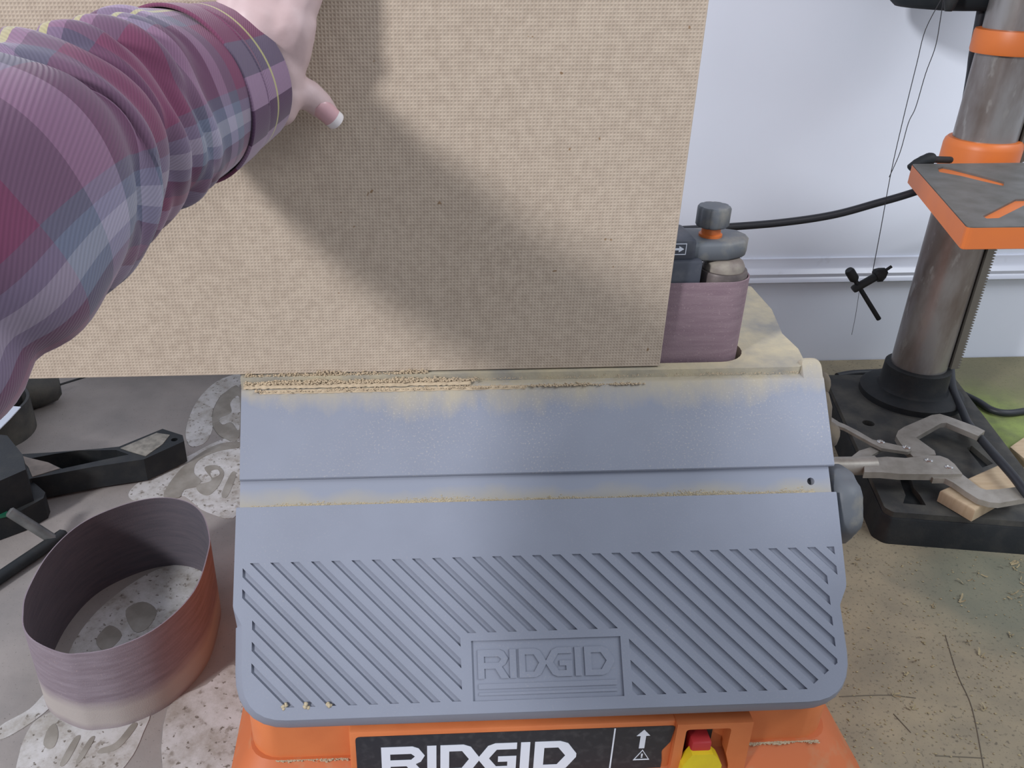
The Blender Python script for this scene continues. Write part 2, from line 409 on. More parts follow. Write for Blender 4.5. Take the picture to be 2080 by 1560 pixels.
flat_print([[(486, 786), (452, 802), (433, 836), (434, 868), (455, 890), (486, 886)],
            [(486, 897), (440, 903), (390, 932), (352, 970), (332, 1008), (364, 1010), (374, 995), (398, 988), (408, 976), (394, 960), (402, 936), (440, 917), (486, 908)],
            [(88, 1508), (98, 1480), (112, 1470), (118, 1492), (110, 1516), (96, 1520)],
            [(150, 1500), (163, 1498), (135, 1550), (122, 1550)], [(182, 1500), (192, 1500), (165, 1545), (155, 1545)],
            [(268, 1470), (278, 1475), (240, 1520), (200, 1530), (205, 1520), (235, 1508)],
            [(415, 950), (440, 945), (455, 960), (445, 985), (425, 1005), (405, 1000), (400, 985), (430, 975)],
            [(470, 960), (479, 965), (462, 1008), (450, 1003)],
            [(255, 1240), (290, 1222), (318, 1240), (300, 1275), (272, 1282)], [(195, 1300), (222, 1270), (248, 1290), (215, 1322)]], M['gray_print'], .0010)
flat_print([[(486, 806), (468, 818), (470, 838), (446, 850), (452, 862), (470, 858), (486, 872)],
            [(428, 958), (442, 954), (446, 964), (432, 970)]], M['print'], .0014)
for pts in ([(1920, 1290), (1945, 1370), (1975, 1440), (2000, 1570)], [(1705, 1415), (1800, 1412), (1860, 1418)], [(1815, 1450), (1850, 1488)], [(1900, 1535), (2000, 1540)]):
    p = [on_z(x, y, .0002) for x, y in pts]
    obj('scratch', MB().tube(spline(p, 5), .0005, 6), M['crack'], bench)

# ------------------------------------------------------------------ belt sander
sander = thing('belt_sander', (.108, .64, 0), 'orange and grey bench belt sander with its ribbed table tilted down towards the viewer', 'sander')
# housing
hx0, hx1 = -.1335, .351
side = [(.487, .036), (.487, .098), (.655, .292), (.83, .292), (.83, .036)]
bm = bmesh.new()
v0 = [bm.verts.new((hx0, y, z)) for y, z in side]; v1 = [bm.verts.new((hx1, y, z)) for y, z in side]
bm.faces.new(v0); bm.faces.new(v1[::-1])
for i in range(5): bm.faces.new((v0[i-1], v0[i], v1[i], v1[i-1]))
bm.edges.ensure_lookup_table()
fe = [e for e in bm.edges if all(abs(v.co.y-.487) < 1e-4 for v in e.verts) and abs(e.verts[0].co.x-e.verts[1].co.x) < 1e-5]
se = [e for e in bm.edges if {round(v.co.y, 3) for v in e.verts} == {.487, .655}]
bmesh.ops.bevel(bm, geom=fe+se, offset=.026, segments=6, affect='EDGES', profile=.5)
base = obj('base_housing', MB().bm(bm), M['orange'], sander, smooth=40)
def rr(x0, x1, y0, y1, z, r): return [Vector((p.x, p.y, z)) for p in round_poly([(x0, y0, 0), (x1, y0, 0), (x1, y1, 0), (x0, y1, 0)], r, 6)]
obj('base_foot', MB().loft([rr(-.156, .384, .455, .86, 0, .03), rr(-.154, .382, .457, .858, .008, .03), rr(-.138, .358, .479, .836, .034, .028), rr(-.135, .353, .4845, .832, .040, .027)]), M['orange_dusty'], sander, smooth=40)
dsm = MB()
for (xa, xb, n_) in ((-.112, -.052, 260), (.277, .340, 700)):
    for _ in range(n_):
        x = random.uniform(xa, xb); k = .5+.5*math.sin(x*160)*math.sin(x*71+1); r = random.uniform(.0003, .0008)*(.6+.6*k)
        dsm.ico((x, .4845-abs(random.gauss(0, .0012))*(.3+k), .0398-r*.2), (r*1.5, r, r*.7), 1, .3)
obj('seam_dust', dsm, M['dust'], sander, smooth=60)['kind'] = 'stuff'
# front control panel, label and switch
FY = .474
obj('front_panel', MB().box((-.0495, FY, .002), (.2125, .49, .0815), bev=.0025), M['orange'], sander, smooth=40)
lab_out = round_poly([(-.0445, .006), (.205, .006), (.205, .036), (.2035, .048), (.2095, .058), (.2115, .0765), (-.0445, .0765)], [.004, .004, .004, .006, .006, .003, .004], 4)
FM = Matrix(((1, 0, 0, 0), (0, 0, -1, 0), (0, 1, 0, 0), (0, 0, 0, 1)))   # plate xy -> world x, z ; plate z -> -y
def front_plate(outer, holes, d0, d1):
    mb = plate([(p[0], p[1]) for p in outer], holes, d0, d1); mb.v = [Vector((v.x, FY-v.z, v.y)) for v in mb.v]; return mb
label = obj('label_plate', front_plate(lab_out, [], -.0005, .0006), M['label'], sander)
def logo(x0, y0, wid, hei):
    """the five-letter maker's lettering as (outline, holes) pairs"""
    sx, sy = wid/4.9, hei
    tr_ = lambda pts, ox, k=1: [(x0+(ox+p[0]*k)*sx, y0+p[1]*sy) for p in pts]
    Rr = ([(0, 0), (0, 1), (.78, 1), (.93, .93), (1.08, .68), (.98, .48), (.85, .40), (1.10, 0), (.82, 0), (.62, .34), (.22, .34), (.22, 0)],
          [(.22, .76), (.74, .76), (.84, .66), (.74, .55), (.22, .55)])
    D = ([(0, 0), (0, 1), (.58, 1), (.76, .92), (.97, .56), (.97, .44), (.76, .08), (.58, 0)], [(.22, .2), (.22, .79), (.54, .79), (.72, .5), (.54, .2)])
    G = [(.96, 1), (.42, 1), (.24, .92), (.02, .56), (.02, .44), (.24, .08), (.42, 0), (.96, 0), (.96, .55), (.5, .55), (.5, .37), (.74, .37), (.74, .21), (.46, .21), (.27, .5), (.46, .79), (.96, .79)]
    I = [(0, 0), (0, 1), (.23, 1), (.23, 0)]
    return [(tr_(Rr[0], 0), [tr_(Rr[1], 0)]), (tr_(I, 1.14), []), (tr_(D[0], 1.47), [tr_(D[1], 1.47)]), (tr_(G, 2.42), []),
            (tr_(I, 3.48), []), (tr_(D[0], 3.83, 1.1), [tr_(D[1], 3.83, 1.1)])]
for o_, h_ in logo(-.0245, .0295, .158, .0345): obj('letter', front_plate(o_, h_, .0006, .0009), M['white'], label)
obj('divider_line', front_plate([(.1620, .008), (.1632, .008), (.1632, .0762), (.1620, .0762)], [], .0006, .0009), M['white'], label)
ax = .1865
obj('arrow_mark', front_plate([(ax-.0022, .052), (ax+.0022, .052), (ax+.0022, .0665), (ax+.0055, .0665), (ax, .0735), (ax-.0055, .0665), (ax-.0022, .0665)], [], .0006, .0009), M['white'], label)
tri = lambda k: [(ax+.0012-.0068*k, .0435-.0056*k), (ax+.0012+.0068*k, .0435-.0056*k), (ax+.0012, .0435+.0066*k)]
obj('warning_triangle', front_plate(tri(1), [tri(.82)], .0006, .0009), M['white'], label)
for z0, z1 in ((.0405, .0412), (.042, .0452)): obj('exclamation_mark', front_plate([(ax+.0006, z0), (ax+.0018, z0), (ax+.0019, z1), (ax+.0005, z1)], [], .0006, .0009), M['white'], label)
# switch well
SX0, SX1 = .2125, .2745
well = [(SX0-.0008, 0.004), (SX1, .004), (SX1-.0015, .0815), (SX0-.0008, .0815)]
hole = round_poly([(.2195, .010), (.2625, .010), (.2600, .032), (.2560, .046), (.2560, .0755), (.2195, .0755)], .003, 3)
bz = front_plate(well, [[(p.x, p.y) if hasattr(p, 'x') else p for p in hole]], -.016, .004)
sb = obj('switch_bezel', bz, M['orange'], sander)
obj('switch_well', MB().box((.2190, FY+.009, .009), (.2630, FY+.0155, .0765)), M['orange'], sander)
obj('switch_shade_box', MB().box((.2205, FY+.0075, .030), (.2465, FY+.010, .0725)), M['dark'], sander)  # dark box proud of the well floor, painting in the opening's shade
sw = obj('switch_paddle', MB().box((.2255, FY-.006, .032), (.2420, FY+.012, .0620), bev=.002), M['red'], sander, smooth=40)
obj('safety_key', MB().prism([(x, FY-.010, z) for x, z in ((.2255, .0530), (.2425, .0530), (.2475, .0475), (.2515, .0395), (.2515, .028), (.2475, .020), (.2220, .020), (.2185, .028), (.2190, .0395), (.2225, .0475))], (0, .009, 0)), M['yellow'], sander)
# tilted table : frame origin at the middle of its back edge
TF = Matrix.Translation((0, .629, .308)) @ Matrix.Rotation(R(50), 4, 'X')
half = lambda s, k: (s, k)
cu_, hw = .1075, .2435
low = [(cu_-hw+.0005, -.0968), (cu_+hw, -.0968), (cu_+hw-.001, -.1650), (cu_+hw-.0015, -.1720), (cu_+hw-.0085, -.1860), (cu_+hw-.0075, -.2580), (cu_-hw+.0075, -.2580), (cu_-hw+.0070, -.1880), (cu_-hw-.0005, -.1740)]
low = [(p.x, p.y) for p in round_poly([(a, b, 0) for a, b in low], [.001, .001, .01, .01, .008, .041, .041, .008, .008], 7)]
slots = []
pitch, wid = .0159, .0068
for n in range(-9, 31):
    c = -.2645+pitch*n       # u-s
    p = [(c+.10, .10), (c+wid+.10, .10), (c+wid+.30, .30), (c+.30, .30)]
    p = clip(p, 0, -1, -.1405); p = clip(p, 0, 1, .2487)
    sl = -(c)-.1295          # where it meets the left side
    p = clip(p, -1, 0, .1295 if sl < .172 else .1215)
    sr = .342-c-wid
    p = clip(p, 1, 0, .3435 if sr < .168 else .3350)
    p = clip(p, .72, 1, .2487+.72*.309); p = clip(p, -1, 1, .2487+.104)
    if len(p) < 3: continue
    mid = c+wid/2
    sL = .040-mid; uT = .1985+mid
    parts = []
    if .1985 < sL < .2487+.004: parts = [clip(p, 1, 0, .0395)]
    elif .036 <= uT <= .172: parts = [clip(p, 0, 1, .1985)]
    else: parts = [p]
    if parts[0] is not p: parts.append(clip(p, -1, 0, -.1715))
    for q in parts:
        if len(q) < 3: continue
        ar = abs(sum(q[i-1][0]*q[i][1]-q[i][0]*q[i-1][1] for i in range(len(q))))/2
        if ar > 6e-6: slots.append([(a, -b) for a, b in q])
badge = [(.0478, -.2045), (.1648, -.2045), (.1648, -.2490), (.0478, -.2490)]
pl = plate(low, slots+[badge], -.0022, 0)
body = MB()
ring = lambda d, z: [Vector((p[0], p[1], z)) for p in offset(low, d)]
def flare(d):
    o = offset(low, d); k = [min(1, max(0, (-p[1]-.170)/.02))*.8+.2 for p in low]
    return [Vector(p).lerp(Vector(q), w_) for p, q, w_ in zip(low, o, k)]
ring = lambda d, z: [Vector((p[0], p[1], z)) for p in flare(d)]
body.loft([ring(0, -.0022), ring(.0010, -.0030), ring(.0068, -.0125), ring(.0078, -.0150), ring(.0078, -.030)])
body.add(pl.v, pl.f)
skirt0 = MB().loft([[Vector((p[0], p[1], z)) for p in offset(low, d)] for d, z in ((-.0001, -.0001), (0, -.0022))], False)
tl = obj('table_lower', body, M['table_low'], sander, frame=TF, smooth=35)
bd = obj('badge_floor', MB().box((.0475, -.2495, -.0026), (.1651, -.2040, -.0018)), M['table_low'], tl, frame=TF)
for o_, h_ in logo(.0525, -.2330, .1065, .0215):
    mb = plate(o_, h_, -.0019, -.0006); obj('raised_letter', mb, M['table_low'], tl, frame=TF)
for a, b in ((-.2405, -.2368), (-.2452, -.2432)): obj('raised_bar', MB().box((.0525, a, -.0019), (.1600, b, -.0008)), M['table_low'], tl, frame=TF)
# slot strip and upper table
st = plate([(-.1335, -.0735), (.3490, -.0735), (.3490, -.0975), (-.1335, -.0975)], [[(.3328+.0031*math.cos(a*math.pi/6), -.0873+.0031*math.sin(a*math.pi/6)) for a in range(12)]], -.012, -.0045)
st.box((-.1335, -.0968, -.028), (.3490, -.072, -.013))
obj('slot_strip', st, M['table_slot'], sander, frame=TF)
up = MB().loft([[Vector((x, y, z)) for x in (0,) for y, z in ()] or [Vector((xx, p[0], p[1])) for p in
      [(-.0755, -.012), (-.0755, -.0012), (-.0745, 0), (-.002, 0), (0, -.001), (.0055, -.0055), (.0055, -.022), (-.03, -.024)]] for xx in (-.1332, .3522)])
ear = round_poly([(.3345, -.006, 0), (.3345, .0165, 0), (.3522, .0165, 0), (.3522, -.006, 0)], [0, .005, .008, 0], 5)
up.loft([[Vector((p.x, p.y, -.018)) for p in ear], [Vector((p.x, p.y, -.0020)) for p in ear], [Vector((p.x*.93+.344*.07, p.y*.93-.0004, -.0002)) for p in ear]])
obj('table_upper', up, M['table_top'], sander, frame=TF, smooth=35)
# deck round the sanding belt
BX0, BX1, BY, BR = .0325, .2685, .672, .022
def stadium(r, n=14): return [(BX1+r*math.cos(a), BY+r*math.sin(a)) for a in [-math.pi/2+math.pi*k/n for k in range(n+1)]] + [(BX0+r*math.cos(a), BY+r*math.sin(a)) for a in [math.pi/2+math.pi*k/n for k in range(n+1)]]
deck_out = [(-.134, .6335), (.3320, .6335), (.3400, .640), (.3455, .668), (.3440, .700), (.3560, .755), (.3580, .815), (.330, .83), (-.134, .83)]
obj('deck', plate(deck_out, [stadium(BR+.0045)], .292, .3150), M['deck'], sander)
bl = MB(); o1, o2 = stadium(BR), stadium(BR-.0012)
bl.loft([[Vector((x, y, z)) for x, y in o] for o, z in ((o2, .284), (o1, .284), (o1, .3850), (o2, .3850), (o2, .284))], False)
obj('sanding_belt', bl, M['belt'], sander, smooth=40)
obj('idler_drum', MB().lathe((BX1, BY, 0), [(.0200, .286), (.0200, .3875), (.0192, .3895), (.0150, .3897)]), mat('drum_dark', (.085, .07, .068), .5, .3, col2=(.16, .13, .12), sc=50), sander, smooth=40)
obj('drum_cap', MB().lathe((BX1, BY, 0), [(.0168, .3890), (.0168, .3930), (.0150, .3965), (.012, .3988)]), M['drum'], sander, smooth=40)
obj('drive_drum', MB().lathe((BX0, BY, 0), [(.0200, .286), (.0200, .389), (.015, .392)]), M['drum'], sander, smooth=40)
cv = MB().box((.070, .6535, .330), (.2445, .690, .4030), bev=.003)
cv.box((.070, .656, .4015), (.2380, .700, .4195), bev=.003)
cover = obj('belt_cover', cv, M['plastic_dark'], sander, smooth=40)
arm = [(.228, .660), (.268, .662), (.284, .670), (.291, .684), (.286, .698), (.270, .706), (.228, .706)]
arm = round_poly([(a, b, 0) for a, b in arm], .006, 4)
obj('tension_arm', MB().loft([[Vector((p.x, p.y, .3990)) for p in offset([(q.x, q.y) for q in arm], -.002)] and [Vector((p[0], p[1], .3990)) for p in offset([(q.x, q.y) for q in arm], -.002)],
     [Vector((p.x, p.y, .4010)) for p in arm], [Vector((p.x, p.y, .4115)) for p in arm], [Vector((p[0], p[1], .4145)) for p in offset([(q.x, q.y) for q in arm], -.003)]]), M['plastic_grey'], sander, smooth=50)
KX, KY = .2570, .682
obj('adjuster_collar', MB().lathe((KX, KY, 0), [(.0095, .4138), (.0095, .4165), (.0078, .4172), (.0078, .4240)]), M['orange_paint'], sander, smooth=40)
obj('tension_knob', MB().lathe((KX, KY, 0), [(.0098, .4222), (.0128, .4236), (.0136, .4250), (.0136, .4382), (.0124, .4400), (.006, .4406)], 64, wob=lambda a: 1-.07*max(0, math.cos(9*a))**2), M['plastic_grey'], sander, smooth=45)
# direction arrow sticker on the belt cover
def cover_plate(outer, holes, d0, d1):
    mb = plate(outer, holes, d0, d1); mb.v = [Vector((v.x, .656-v.z, v.y)) for v in mb.v]; return mb
p0 = on_y(1372, 518, .6555); p1 = on_y(1396, 495, .6555)
fx0, fx1, fz0, fz1 = p1.x-.026, p1.x, p0.z, p1.z
obj('arrow_frame', cover_plate([(fx0, fz0), (fx1, fz0), (fx1, fz1), (fx0, fz1)], [[(fx0+.0006, fz0+.0006), (fx1-.0006, fz0+.0006), (fx1-.0006, fz1-.0006), (fx0+.0006, fz1-.0006)]], 0, .0003), M['white'], cover)
zc = (fz0+fz1)/2
obj('arrow_mark', cover_plate([(fx0+.003, zc-.0009), (fx1-.006, zc-.0009), (fx1-.006, zc-.0026), (fx1-.0018, zc), (fx1-.006, zc+.0026), (fx1-.006, zc+.0009), (fx0+.003, zc+.0009)], [], 0, .0003), M['white'], cover)
# tilt lock on the right-hand end
obj('tilt_knob', MB().lathe((.352, .590, .205), [(.018, 0), (.030, .002), (.034, .006), (.034, .018), (.030, .024), (.012, .026)], 40, 'X', wob=lambda a: 1-.05*(math.cos(7*a) > .3)), M['plastic_grey'], sander, smooth=50)
kb = MB().ico((.362, .642, .262), (.011, .016, .026), 2, .08)
kb.ico((.364, .652, .288), (.008, .010, .012), 2, .06)
kb.ico((.372, .640, .244), (.012, .014, .014), 2, .1)
obj('tilt_bracket', kb, M['grey_cloth'], sander, smooth=60)

# sawdust on the sander, on the slot and in three grooves
def heap(name, label, path, n, wid, hgt, material, size=(.0007, .0018)):
    mb = MB(); P = [Vector(p) for p in path]
    for _ in range(n):
        k = random.randrange(len(P)-1); q = P[k].lerp(P[k+1], random.random())
        q = q+Vector((0, random.gauss(0, wid), abs(random.gauss(0, hgt)))); r = random.uniform(*size)
        mb.ico(q, (r, r, r*.7), 1 if r > .003 else 0 or 1, .3)
    return tag(obj(name, mb, material), label, 'sawdust', kind='stuff')
T3 = lambda u, s, h=0: TF @ Vector((u, -s, h))
mb = MB()
def strew(mb, u0, u1, s0, s1, n, size, h=0, dens=None):
    for _ in range(n):
        u = random.uniform(u0, u1)
        if dens and random.random() > dens(u): continue
        s = random.uniform(s0, s1); r = random.uniform(*size)
        mb.ico(T3(u, s, h+r*.2), (r*1.3, r, r*.8), 1, .3)
def ridge(mb, u0, u1, y, z, w_, h_, seed):
    n = int((u1-u0)/.0022); rings = []
    rnd = random.Random(seed)
    for k in range(n+1):
        u = u0+(u1-u0)*k/n; e = min(1, k/4, (n-k)/4); a = (.6+.8*rnd.random())*e+.02; b = (.7+.5*rnd.random())
        rings.append([Vector((u, y-w_*b, z-.002)), Vector((u, y-w_*.55*b, z+h_*.55*a)), Vector((u, y, z+h_*a)), Vector((u, y+w_*.5*b, z+h_*.6*a)), Vector((u, y+w_*b, z-.002))])
    mb.loft(rings)
ridge(mb, -.131, .055, .6300, .3100, .0030, .0009, 1)
ridge(mb, -.118, .10, .6268, .3060, .0016, .0008, 2)
def grains(u0, u1, y, z, n_, sy, sz, size):
    for _ in range(n_):
        u = random.uniform(u0, u1); k = .5+.5*math.sin(u*130+y*900)*math.sin(u*57+2)
        if random.random() > .25+.75*k: continue
        r = random.uniform(*size); mb.ico((u, random.gauss(y, sy), z+abs(random.gauss(0, sz))*(.4+k)), (r*1.3, r, r*.8), 1, .3)
grains(-.131, .06, .6300, .3112, 2600, .0013, .0010, (.0003, .0009))
grains(-.122, .20, .6268, .3058, 2600, .0010, .0005, (.0003, .0008))
grains(-.130, .02, .6358, .3150, 1300, .0008, .0013, (.0003, .0008))
grains(.05, .33, .6310, .3110, 500, .0012, .0003, (.0002, .0005))
tag(obj('sawdust_ridge', mb, M['dust_orange'], smooth=70), 'thin ridge of orange-tan sawdust lying where the board meets the sander table', 'sawdust', kind='stuff')
mb = MB()
for _ in range(5200):
    u = random.uniform(-.125, .335); a = .5+.5*math.sin(u*44+.6)*math.sin(u*17+1.2)
    if random.random() > .2+.8*a: continue
    r = random.uniform(.00022, .0006); mb.ico(T3(u, .0965-abs(random.gauss(0, .0011))*(.25+1.5*a), -.0045), (r*1.5, r, r*.6), 1, .3)
tag(obj('sawdust_line', mb, M['dust'], smooth=70), 'pale line of sawdust caught in the slot across the sander table', 'sawdust', kind='stuff')
for (x, y) in ((577, 1433), (620, 1433), (668, 1432)):
    P = TF.inverted()
    r_ = sight(x, y); n_ = TF.to_3x3() @ Vector((0, 0, 1)); o_ = TF.translation
    q = EYE+r_*((o_-EYE).dot(n_)/r_.dot(n_))
    mb = MB()
    for _ in range(7): mb.ico(q+Vector((random.gauss(0, .0012), random.gauss(0, .0008), random.gauss(0, .0008)-.0006)), random.uniform(.001, .0018), 1, .3)
    tag(obj('sawdust_clump', mb, M['dust'], smooth=70), 'small pale sawdust clump at the bottom of a groove near the left corner of the ribbed table', 'sawdust', 'sawdust clumps in the table grooves', kind='stuff')

# ------------------------------------------------------------------ hardboard panel
bx0, bx1, bz0, bz1, by = -1.00, .2143, .3163, .628, .638
pn = MB().box((bx0, by, bz0), (bx1, by+.0045, bz1))
pn.mi = [0 if all(abs(pn.v[i].y-by) < 1e-5 for i in f) else 1 for f in pn.f]
tag(obj('hardboard_panel', pn, [M['board'], M['board_edge']]), 'large tan hardboard panel with woven back texture held upright on the sander', 'board')

# ------------------------------------------------------------------ loose sanding belt on the bench
rim = [(125, 690), (150, 560), (270, 350), (450, 180), (680, 75), (880, 30), (1040, 45), (1140, 110), (1185, 230), (1180, 340), (1100, 560), (900, 760), (650, 880), (450, 915), (340, 910), (200, 850), (135, 780)]
RH = .0935
rp = spline([on_z(x/2.787, 1000+y/2.787, RH) for x, y in rim], 6, True)
rin = offset([(p.x, p.y) for p in rp], -.0011)
lb = MB(); n = len(rp)
lb.loft([[Vector((p.x, p.y, z)) for p in rp] for z in (0, RH)], False, 0)
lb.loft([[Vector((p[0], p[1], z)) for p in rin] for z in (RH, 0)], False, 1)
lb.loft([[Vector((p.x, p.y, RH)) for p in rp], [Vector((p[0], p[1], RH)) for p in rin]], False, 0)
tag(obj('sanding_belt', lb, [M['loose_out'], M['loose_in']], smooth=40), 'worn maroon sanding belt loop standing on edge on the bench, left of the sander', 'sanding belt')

# ------------------------------------------------------------------ drill press
DC = Vector((.731, 1.066, 0))
dp = thing('drill_press', DC, 'floor-worn drill press with steel column and orange table at the right edge', 'drill press')
dp['label'] = 'drill press with scratched steel column and orange table beside the white wall'
bo = [(.634, 1.135), (.556, .800), (.562, .789), (.742, .757), (.752, .766), (.832, 1.13)]
bo3 = round_poly([(a, b, 0) for a, b in bo], .008, 4); bo2 = [(p.x, p.y) for p in bo3]
dpb = obj('base', MB().loft([[Vector((p[0], p[1], z)) for p in offset(bo2, d)] for d, z in ((.004, 0), (0, .032), (-.001, .034))]), M['cast'], dp, smooth=40)
def z4(pts, z): return [tuple(on_z(1640+x/3.714, 700+y/3.714, z)[:2]) for x, y in pts]
sl1 = z4([(690, 980), (770, 980), (800, 1080), (850, 1140), (895, 1215), (720, 1200), (740, 1140), (710, 1060)], .041)
sl2 = z4([(1200, 780), (1240, 765), (1400, 900), (1320, 930)], .041)
bh = on_z(1640+460/3.714, 700+595/3.714, .041)
sl3 = [(bh.x+.008*math.cos(k*math.pi/6), bh.y+.008*math.sin(k*math.pi/6)) for k in range(12)]
obj('base_plate', plate(offset(bo2, -.002), [sl1, sl2, sl3], .034, .0415), M['cast_dusty'], dp)
obj('column_flange', MB().lathe(DC, [(.068, .0412), (.068, .050), (.064, .053), (.047, .056), (.044, .060), (.043, .090), (.040, .092)], 40), M['cast'], dp, smooth=40)
obj('column', MB().lathe(DC, [(.036, .06), (.036, 1.0)], 48), M['column'], dp, smooth=40)
rk = MB(); rx = DC.x+.034
rk.box((rx-.002, DC.y-.024, .095), (rx+.007, DC.y-.006, .5))
for k in range(100):
    z = .095+k*.004; rk.prism([(rx+.007, DC.y-.024, z), (rx+.0105, DC.y-.024, z+.001), (rx+.0105, DC.y-.024, z+.002), (rx+.007, DC.y-.024, z+.0032)], (0, .018, 0))
obj('rack', rk, M['rack'], dp)
ZT = .395
tq = [on_z(1853, 333, ZT), on_z(1966, 461, ZT)]
dt = [(tq[0].x, tq[0].y), (tq[1].x, tq[1].y), (.96, tq[1].y-.004), (.89, tq[0].y)]
td = round_poly([(a, b, 0) for a, b in dt], .004, 3); td = [(p.x, p.y) for p in td]
def zt(pts): return [tuple(on_z(1800+x/5.2, 240+y/5.2, ZT)[:2]) for x, y in pts]
ts1 = zt([(545, 528), (600, 512), (700, 530), (960, 596), (1250, 674), (1240, 716), (1000, 662), (800, 612), (560, 568)])
ts2 = zt([(1020, 1035), (1370, 855), (1600, 850), (1500, 900), (1190, 1055), (1060, 1060)])
tm = MB().loft([[Vector((p[0], p[1], z)) for p in td] for z in (ZT-.022, ZT-.0022)])
tbl = obj('table', tm, M['orange_paint'], dp)
obj('table_surface', plate(td, [ts1, ts2], ZT-.0022, ZT), M['table_grey'], tbl)
rim_ = MB().loft([[Vector((p[0], p[1], z)) for p in offset(td, .0006)] for z in (ZT-.0215, ZT-.0008)], False)
obj('table_rim', rim_, M['orange_paint'], tbl)
obj('table_collar', MB().lathe(DC, [(.0362, .340), (.0445, .342), (.0445, .399), (.0432, .4045), (.0405, .4075), (.0362, .408)], 40), M['orange_paint'], dp, smooth=40)
obj('rack_ring', MB().lathe(DC, [(.0362, .507), (.0425, .508), (.0435, .511), (.0435, .531), (.0425, .534), (.0362, .535)], 40), M['orange_paint'], dp, smooth=40)
obj('motor', MB().lathe((.705, 1.165, 0), [(.03, .548), (.066, .551), (.073, .557), (.075, .566), (.075, .75)], 40), M['motor'], dp, smooth=40)
obj('motor_knob', MB().lathe(on_y(1930, 8, 1.085), [(.004, -.008), (.006, -.004), (.008, .004), (.008, .02)], 16), M['cast'], dp, smooth=40)
obj('head', MB().box((.62, .83, .66), (.85, 1.14, .95), bev=.02), M['orange_paint'], dp, smooth=40)
cr = MB().tube(spline([on_y(1848, 345, 1.0), on_y(1862, 334, 1.0), on_y(1885, 324, 1.0), on_y(1898, 322, 1.0)], 4), [.004, .006, .006, .006, .0065, .0065, .007, .007, .0075, .0075, .007, .006, .005], 12)
cr.tube([on_y(1895, 324, 1.0), on_y(1930, 325, 1.02)], .004, 10)
obj('crank_handle', cr, M['cast'], dp, smooth=40)

# cables
def cable(name, pts, r, label):
    return tag(obj(name, MB().tube(spline(pts, 8), r, 10), M['cable'], smooth=60), label, 'cable')
cable('power_cable', [Vector((.10, .836, .22)), Vector((.16, .875, .235)), Vector((.24, .95, .255)), on_y(1300, 472, 1.03), on_y(1380, 467, 1.07), on_y(1450, 463, 1.1), on_y(1580, 453, 1.1), on_y(1690, 437, 1.1), on_y(1780, 413, 1.1), on_y(1858, 390, 1.1), on_y(1960, 352, 1.12), on_y(2120, 310, 1.13)], .0051, 'black cable strung level across the wall from the sander to behind the orange table')
up_ = [on_y(2003, -30, 1.11), on_y(1990, 40, 1.11), on_y(1977, 110, 1.115), on_y(1972, 150, 1.12), on_y(1962, 210, 1.125), on_y(1952, 265, 1.13), on_y(1950, 330, 1.14), on_y(1948, 480, 1.15), on_y(1945, 600, 1.15), on_y(1940, 690, 1.14),
       on_y(1932, 740, 1.12), on_z(1936, 790, .056), on_z(1955, 835, .052), on_z(1968, 862, .052), on_z(1998, 898, .060), on_z(2030, 935, .075), on_z(2062, 972, .075), on_z(2090, 1010, .070)]
cable('motor_cable', up_, .0052, 'thick black cable dropping behind the drill press column and over its base')
cable('bench_cable', [on_z(1700, 764, .006), on_z(1735, 758, .006), on_z(1800, 756, .006), Vector((.77, 1.19, .006)), on_z(1918, 778, .006), on_z(1945, 795, .006), on_z(1985, 815, .006), on_z(2015, 833, .006), on_z(2050, 839, .006), on_z(2100, 832, .006)], .0052, 'black cable lying flat on the green-stained bench behind the drill press base')

# chuck key on its string
KYY = 1.085
q = lambda x, y: on_y(x, y, KYY)
key = thing('chuck_key', q(1765, 575), 'small dark chuck key hanging from a string left of the drill press column', 'chuck key')
ks = MB().tube([q(1732, 589), q(1735, 587), q(1786, 558)], [.0045, .0056, .0056], 14)
kk = obj('key_shank', ks, M['cast'], key, smooth=40)
obj('gear', MB().tube([q(1778, 562), q(1784, 559), q(1792, 554), q(1800, 549)], [.0085, .0105, .0085, .0045], 12), M['cast'], key, smooth=25)
obj('pilot_tip', MB().tube([q(1796, 551), q(1811, 541)], .0021, 10), M['cast'], key, smooth=40)
obj('cross_bar', MB().tube([q(1733, 562), q(1742, 578), q(1785, 648)], [.0031, .0031, .0033], 12), M['cast'], key, smooth=40)
obj('grip_sleeve', MB().tube([q(1724, 548), q(1726, 551), q(1735, 566), q(1737, 570)], [.005, .0064, .0064, .004], 14), M['cast'], key, smooth=40)
sg = MB().tube(spline([q(1773, 550), q(1790, 460), q(1810, 350), q(1835, 240), q(1862, 130), q(1880, 60), q(1914, -5)], 5), .0005, 6)
sg.tube(spline([q(1806, 360), q(1828, 310), q(1845, 250), q(1860, 218), q(1880, 150), q(1900, 95), q(1910, 40), q(1916, 0)], 5), .0005, 6)
sg.tube(spline([q(1745, 594), q(1738, 640), q(1730, 680)], 5), .0003, 6)
obj('string', sg, M['string'], key)

